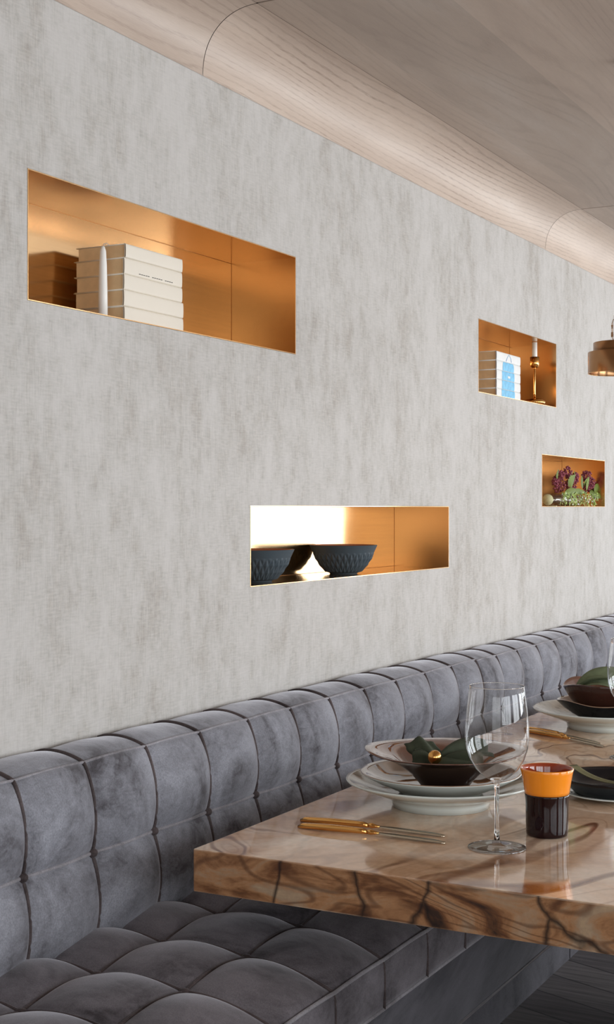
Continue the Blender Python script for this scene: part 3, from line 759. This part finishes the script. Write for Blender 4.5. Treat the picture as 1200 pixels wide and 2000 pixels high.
# ---------------------------------------------------------------- tableware
TZ = 0.7503
def dish(name, label, cat, loc, prof, mats, mis, group=None, wob=None, n=96, rz=0):
    bm = bmesh.new(); lathe(bm, prof, n, mis, wob); o = obj(name, bm, mats); o.location = loc; o.rotation_euler = (0, 0, rz)
    return tag(o, label, cat, group)
def charger(loc, label):
    # foot ring, flaring underside, rim, then the well
    prof = [(0, 0.004), (0.098, 0.004), (0.100, 0.0), (0.104, 0.0), (0.107, 0.012), (0.112, 0.020), (0.140, 0.029), (0.175, 0.042), (0.203, 0.054), (0.2045, 0.0565), (0.2035, 0.0585),
            (0.196, 0.0570), (0.165, 0.044), (0.130, 0.032), (0.105, 0.026), (0.06, 0.0245), (0, 0.0245)]
    return dish('charger_plate', label, 'plate', loc, prof, ['porcelain', 'fleck'], [0]*10+[1]*6, 'charger plates along the wall side')
c1 = (0.589, 2.782, TZ)
charger(c1, 'wide pale charger plate with white foot at the bottom of the near place setting')
prof = [(0, 0.002), (0.082, 0.002), (0.085, 0.0), (0.088, 0.0), (0.092, 0.008), (0.11, 0.016), (0.14, 0.029), (0.171, 0.046), (0.1725, 0.0485), (0.171, 0.050), (0.160, 0.0465), (0.13, 0.033), (0.10, 0.022), (0.07, 0.018), (0, 0.017)]
dish('dinner_plate', 'glossy cream and brown plate in the middle of the near place setting', 'plate', (c1[0], c1[1], TZ+0.0247), prof, ['porcelain', 'cream_glaze'], [0]*8+[1]*6)
def wavy(amp, k, ph, r0, r1):
    def w(r, z, a):
        f = max(0, (r-r0)/(r1-r0)); return r*(1+0.02*f*math.sin(2*a+ph)), z+amp*f*f*(math.sin(k*a+ph)+0.4*math.sin((k+2)*a))
    return w
bz = TZ+0.0247+0.0174
bc = (c1[0]+0.008, c1[1]+0.004, bz)
prof = [(0, 0.0), (0.050, 0.0), (0.054, 0.003), (0.062, 0.014), (0.080, 0.032), (0.115, 0.055), (0.150, 0.070), (0.168, 0.0745), (0.1695, 0.076), (0.168, 0.0775), (0.150, 0.0735), (0.112, 0.059), (0.078, 0.036), (0.058, 0.018), (0.03, 0.010), (0, 0.008)]
dish('bowl', 'wide wavy amber brown bowl holding a dark napkin in the near place setting', 'bowl', bc, prof, ['amber_out', 'amber_in'], [0]*8+[1]*7, wob=wavy(0.003, 2, 0.8, 0.09, 0.17))

def strip(bm, path, wid, fold=0.004, nf=3, n=26, m=14, seed=0.0, side=None, arch=0.0):
    """a gathered piece of cloth: path(s)->Vector, wid(s)->half width"""
    def P(u, v):
        p = path(u); t = (path(min(u+0.02, 1))-path(max(u-0.02, 0))).normalized()
        sd = side if side is not None else t.cross(Vector((0, 0, 1))).normalized(); nn = sd.cross(t); q = (v-0.5)*2
        return p+sd*wid(u)*q+nn*(fold*math.sin(nf*PI*v+seed+u*2)*min(1, u*3)-arch*wid(u)*q*q)
    grid(bm, P, n, m)
def finish_cloth(bm, name, mat, parent=None, th=0.0016):
    bmesh.ops.recalc_face_normals(bm, faces=bm.faces[:])
    o = obj(name, bm, mat, parent, recalc=False); md = o.modifiers.new('thickness', 'SOLIDIFY'); md.thickness = th; md.offset = 0
    return o
def bez(*P):
    P = [Vector(p) for p in P]
    def f(t):
        Q = P[:]
        while len(Q) > 1: Q = [a.lerp(b, t) for a, b in zip(Q, Q[1:])]
        return Q[0]
    return f
# napkin gathered through a gold ring; local x = image right, y = away from the camera
nz = thing('napkin', 'dark green cloth napkin gathered through a gold ring in the near bowl', 'napkin', (bc[0]-0.010, bc[1]-0.030, bz+0.024), math.radians(28))
bm = bmesh.new()
strip(bm, bez((0, 0, 0.030), (-0.02, 0.01, 0.060), (-0.030, 0.04, 0.075)), lambda s: 0.010+0.026*math.sin(min(1, s*1.25)*PI/1.55), 0.005, 4, side=Vector((1, 0.1, 0.0)), arch=0.6)
strip(bm, bez((-0.004, -0.002, 0.030), (-0.025, -0.004, 0.050), (-0.048, 0.004, 0.046)), lambda s: 0.008+0.014*math.sin(s*PI*0.8), 0.004, 3, seed=1.0, side=Vector((0.2, 0.6, 0.8)).normalized(), arch=0.3)
finish_cloth(bm, 'cloth_fan', 'napkin', nz)
bm = bmesh.new()
strip(bm, bez((0.004, 0, 0.028), (0.035, 0.012, 0.056), (0.085, 0.030, 0.058), (0.118, 0.035, 0.046)), lambda s: 0.008+0.030*math.sin(s*PI*0.62), 0.005, 4, side=Vector((-0.15, 0.9, 0.35)).normalized(), arch=0.35)
strip(bm, bez((0.004, -0.004, 0.022), (0.03, -0.020, 0.040), (0.075, -0.032, 0.038), (0.098, -0.040, 0.034)), lambda s: 0.007+0.020*math.sin(s*PI*0.66), 0.004, 3, seed=2.0, side=Vector((0.0, 0.9, 0.45)).normalized(), arch=0.3)
strip(bm, bez((-0.004, -0.006, 0.020), (-0.03, -0.03, 0.030), (0.01, -0.05, 0.026), (0.075, -0.052, 0.034)), lambda s: 0.010+0.014*math.sin(s*PI), 0.003, 3, seed=3.0, side=Vector((0.0, 0.8, 0.6)).normalized(), arch=0.3)
finish_cloth(bm, 'cloth_tail', 'napkin', nz)
bm = bmesh.new(); bmesh.ops.create_uvsphere(bm, u_segments=32, v_segments=20, radius=0.0150, matrix=Matrix.Translation((-0.004, -0.030, 0.046)))
o = obj('napkin_ring', bm, 'gold'); o.location = nz.location; o.rotation_euler = nz.rotation_euler
tag(o, 'polished round gold napkin ring on the dark green napkin', 'napkin ring')

# second place setting
c2 = (0.597, 3.986, TZ)
charger(c2, 'wide pale charger plate at the bottom of the far place setting')
prof = [(0, 0.0), (0.060, 0.0), (0.068, 0.003), (0.090, 0.016), (0.115, 0.033), (0.134, 0.052), (0.1375, 0.056), (0.136, 0.058), (0.130, 0.053), (0.110, 0.036), (0.085, 0.019), (0.05, 0.008), (0, 0.006)]
dish('soup_plate', 'deep dark glazed plate with pale inside in the far place setting', 'plate', (c2[0]+0.003, c2[1], TZ+0.0247), prof, ['black', 'cream_glaze'], [0]*6+[1]*6, wob=wavy(0.004, 3, 2.0, 0.07, 0.137))
prof = [(0, 0.0), (0.046, 0.0), (0.056, 0.004), (0.080, 0.026), (0.102, 0.056), (0.119, 0.090), (0.1215, 0.096), (0.1195, 0.097), (0.114, 0.089), (0.096, 0.056), (0.074, 0.029), (0.04, 0.010), (0, 0.008)]
b2 = (c2[0]+0.006, c2[1], TZ+0.0247+0.0066+0.003)
dish('bowl', 'deep wavy amber bowl with a green napkin over its rim in the far place setting', 'bowl', b2, prof, ['amber_bowl', 'amber_in'], [0]*6+[1]*6, wob=wavy(0.006, 3, 0.2, 0.06, 0.12))
bm = bmesh.new()
R28 = Matrix.Rotation(math.radians(28), 4, 'Z')
strip(bm, bez((-0.085, 0.02, 0.060), (-0.070, -0.02, 0.125), (-0.010, -0.05, 0.120), (0.05, -0.06, 0.108), (0.10, -0.045, 0.085)), lambda s: 0.012+0.034*math.sin(min(1, s*1.1)*PI*0.8), 0.004, 3, side=Vector((0.2, 0.9, 0.12)).normalized(), arch=0.5)
strip(bm, bez((-0.085, -0.01, 0.075), (-0.05, -0.06, 0.116), (-0.02, -0.085, 0.110), (0.03, -0.09, 0.08)), lambda s: 0.010+0.016*math.sin(s*PI), 0.003, 3, seed=1.0, side=Vector((0.3, 0.9, 0.3)).normalized(), arch=0.4)
o = finish_cloth(bm, 'napkin', 'napkin_light'); o.location = b2; o.rotation_euler = (0, 0, math.radians(28))
tag(o, 'folded olive green napkin heaped in the far amber bowl', 'napkin')

# black dish across the table
d3 = (0.893, 3.045, TZ)
prof = [(0, 0.001), (0.060, 0.001), (0.064, 0.0), (0.070, 0.001), (0.095, 0.007), (0.113, 0.011), (0.1145, 0.0125), (0.113, 0.014), (0.095, 0.010), (0.07, 0.006), (0, 0.006)]
dish('side_plate', 'thin white plate beneath the black bowl right of the orange tumbler', 'plate', d3, prof, ['porcelain'], [0]*10)
prof = [(0, 0.0), (0.078, 0.0), (0.088, 0.003), (0.104, 0.018), (0.1165, 0.034), (0.118, 0.036), (0.116, 0.0375), (0.108, 0.030), (0.092, 0.014), (0.06, 0.006), (0, 0.005)]
dish('bowl', 'shallow black bowl right of the orange tumbler with an olive cloth band in it', 'bowl', (d3[0], d3[1], TZ+0.0080), prof, ['black'], [0]*10)
bm = bmesh.new()
strip(bm, bez((-0.075, 0.085, 0.046), (-0.045, 0.04, 0.022), (-0.01, -0.02, 0.018), (0.05, -0.055, 0.022), (0.10, -0.05, 0.045)), lambda s: 0.011, 0.001, 2, side=None)
o = finish_cloth(bm, 'napkin_band', 'olive'); o.location = (d3[0], d3[1], TZ+0.0080); o.rotation_euler = (0, 0, math.radians(28))
tag(o, 'olive cloth band lying across the shallow black bowl', 'napkin')

# wine glasses
def wine_glass(loc, label):
    g = thing('wine_glass', label, 'wine glass', loc, 0, 'stemmed wine glasses')
    out = [(0, 0.0), (0.052, 0.0), (0.0545, 0.0008), (0.0545, 0.0016), (0.045, 0.0022), (0.022, 0.0036), (0.010, 0.0070), (0.0055, 0.015), (0.0042, 0.035), (0.0038, 0.075), (0.0042, 0.110), (0.0062, 0.1215), (0.013, 0.1275),
           (0.026, 0.135), (0.040, 0.148), (0.0515, 0.167), (0.0580, 0.188), (0.0602, 0.210), (0.0598, 0.232), (0.0572, 0.260), (0.0535, 0.288), (0.0512, 0.3035)]
    inn = [(0.0507, 0.3043), (0.0502, 0.3035), (0.0524, 0.288), (0.0561, 0.260), (0.0587, 0.232), (0.0591, 0.210), (0.0569, 0.188), (0.0503, 0.168), (0.0388, 0.1500), (0.0245, 0.1375), (0.012, 0.1312), (0, 0.1295)]
    bm = bmesh.new(); lathe(bm, out[:8], 80); lathe(bm, [(0.0540+0.0008*math.cos(a), 0.0011+0.0008*math.sin(a)) for a in [2*PI*i/8 for i in range(9)]], 80, [1]*8)
    obj('foot', bm, ['thin_glass', 'glass'], g)
    bm = bmesh.new(); lathe(bm, [(0, 0.0149)]+out[7:13]+[(0.0135, 0.1278), (0.0110, 0.1300), (0, 0.1292)], 48); obj('stem', bm, 'glass', g)
    bm = bmesh.new(); lathe(bm, out[12:]+[(0.0510, 0.3036)], 96)
    lathe(bm, [(0.0511+0.0007*math.cos(a), 0.3037+0.0007*math.sin(a)) for a in [2*PI*i/8 for i in range(9)]], 96, [1]*8); obj('bowl', bm, ['thin_glass', 'glass'], g)
    return g
wine_glass((0.8275, 2.483, TZ), 'tall clear wine glass standing left of the orange and maroon tumbler')
wine_glass((0.800, 3.533, TZ), 'far clear wine glass cut by the right edge of the picture')

# tumbler
t = thing('tumbler', 'dark maroon glass tumbler with a broad orange band at its rim', 'tumbler', (0.877, 2.628, TZ))
def tr(z): s = z/0.130; return 0.0405+0.001*math.sin(s*PI)+0.0115*max(0, (s-0.45)/0.55)**1.5
ow = [(0, 0), (0.037, 0), (0.040, 0.002), (tr(0.006), 0.007)]+[(tr(z/1000), z/1000) for z in range(14, 83, 8)]+[(tr(0.0815), 0.0815)]
inn = [(tr(0.0815)-0.003, 0.0815)]+[(tr(z/1000)-0.003, z/1000) for z in range(76, 12, -8)]+[(0.034, 0.010), (0, 0.009)]
bm = bmesh.new(); lathe(bm, ow+inn, 64); obj('glass_body', bm, 'maroon', t)
zs_ = [0.0816+(0.130-0.0816)*k/8 for k in range(9)]
bm = bmesh.new(); lathe(bm, [(tr(z)-0.0016, z) for z in zs_[:1]]+[(tr(z), z) for z in zs_]+[(tr(0.130)-0.0012, 0.1312), (tr(0.130)-0.0016, 0.1308)], 64)
obj('rim_band', bm, 'orange', t)['label'] = 'bright orange rim band'
bm = bmesh.new(); lathe(bm, [(tr(0.130)-0.0017, 0.1308), (tr(0.130)-0.003, 0.130)]+[(tr(z)-0.0032, z) for z in zs_[::-1]], 64)
obj('inner_lip', bm, 'rust', t)['label'] = 'rust red inside of the rim'

# knives
def knife(x0, y0, ang, label, L=0.30, hf=0.48):
    k = thing('knife', label, 'knife', (x0, y0, TZ), ang, 'gold handled table knives')
    bm = bmesh.new(); hl = L*hf; rings = []
    for i in range(15):
        s = i/14; w = 0.0062+0.0030*math.sin(PI*(s*0.8+0.1))-0.0016*s; hgt = 0.0052+0.0010*math.sin(PI*s)
        if i == 0: w *= 0.5; hgt *= 0.55
        if i == 14: w *= 0.8; hgt *= 0.75
        zc = hgt+0.0002+0.002*s
        rings.append([bm.verts.new((hl*s, w*math.copysign(abs(math.cos(a))**0.7, math.cos(a)), zc+hgt*math.copysign(abs(math.sin(a))**0.7, math.sin(a)))) for a in [2*PI*j/16 for j in range(16)]])
    for A_, B_ in zip(rings, rings[1:]):
        for j in range(16): bm.faces.new((A_[j], A_[(j+1) % 16], B_[(j+1) % 16], B_[j]))
    bm.faces.new(rings[0]); bm.faces.new(rings[-1]); obj('handle', bm, 'gold', k)
    bm = bmesh.new(); rings = []
    for s, w, hgt in ((0, 0.0050, 0.0046), (0.008, 0.0062, 0.0055), (0.016, 0.0040, 0.0034), (0.024, 0.0030, 0.0020)):
        rings.append([bm.verts.new((hl+s, w*math.cos(2*PI*j/12), 0.0072-s*0.05+hgt*math.sin(2*PI*j/12))) for j in range(12)])
    for A_, B_ in zip(rings, rings[1:]):
        for j in range(12): bm.faces.new((A_[j], A_[(j+1) % 12], B_[(j+1) % 12], B_[j]))
    bm.faces.new(rings[0]); bm.faces.new(rings[-1]); obj('collar', bm, 'gold', k)
    bm = bmesh.new(); sec = []
    for i in range(17):
        s = i/16; x = hl+0.020+(L-hl-0.020)*s; w = 0.0100*min(1, 0.45+s*2.5); e = max(0, (s-0.7)/0.3)**2
        zc = 0.0056-0.004*s
        sec.append([bm.verts.new(q) for q in ((x, -w*(1-0.15*s)+0.0*e, zc), (x, 0, zc+0.0009), (x, w*(1-e), zc+0.0013), (x, w*(1-e), zc-0.0002), (x, 0, zc-0.0002))])
    for A_, B_ in zip(sec, sec[1:]):
        for j in range(5): bm.faces.new((A_[j], A_[(j+1) % 5], B_[(j+1) % 5], B_[j]))
    bm.faces.new(sec[0]); bm.faces.new(sec[-1]); obj('blade', bm, 'steel', k)
knife(0.399, 2.500, math.radians(3.5), 'gold handled knife nearer the plates of the near pair', 0.31)
knife(0.421, 2.449, math.radians(3.5), 'gold handled knife nearer the table end of the near pair', 0.31)
knife(0.405, 3.845, math.radians(-28), 'gold handled knife nearer the bench of the far pair', 0.30)
knife(0.430, 3.800, math.radians(-28), 'gold handled knife nearer the camera of the far pair', 0.30)
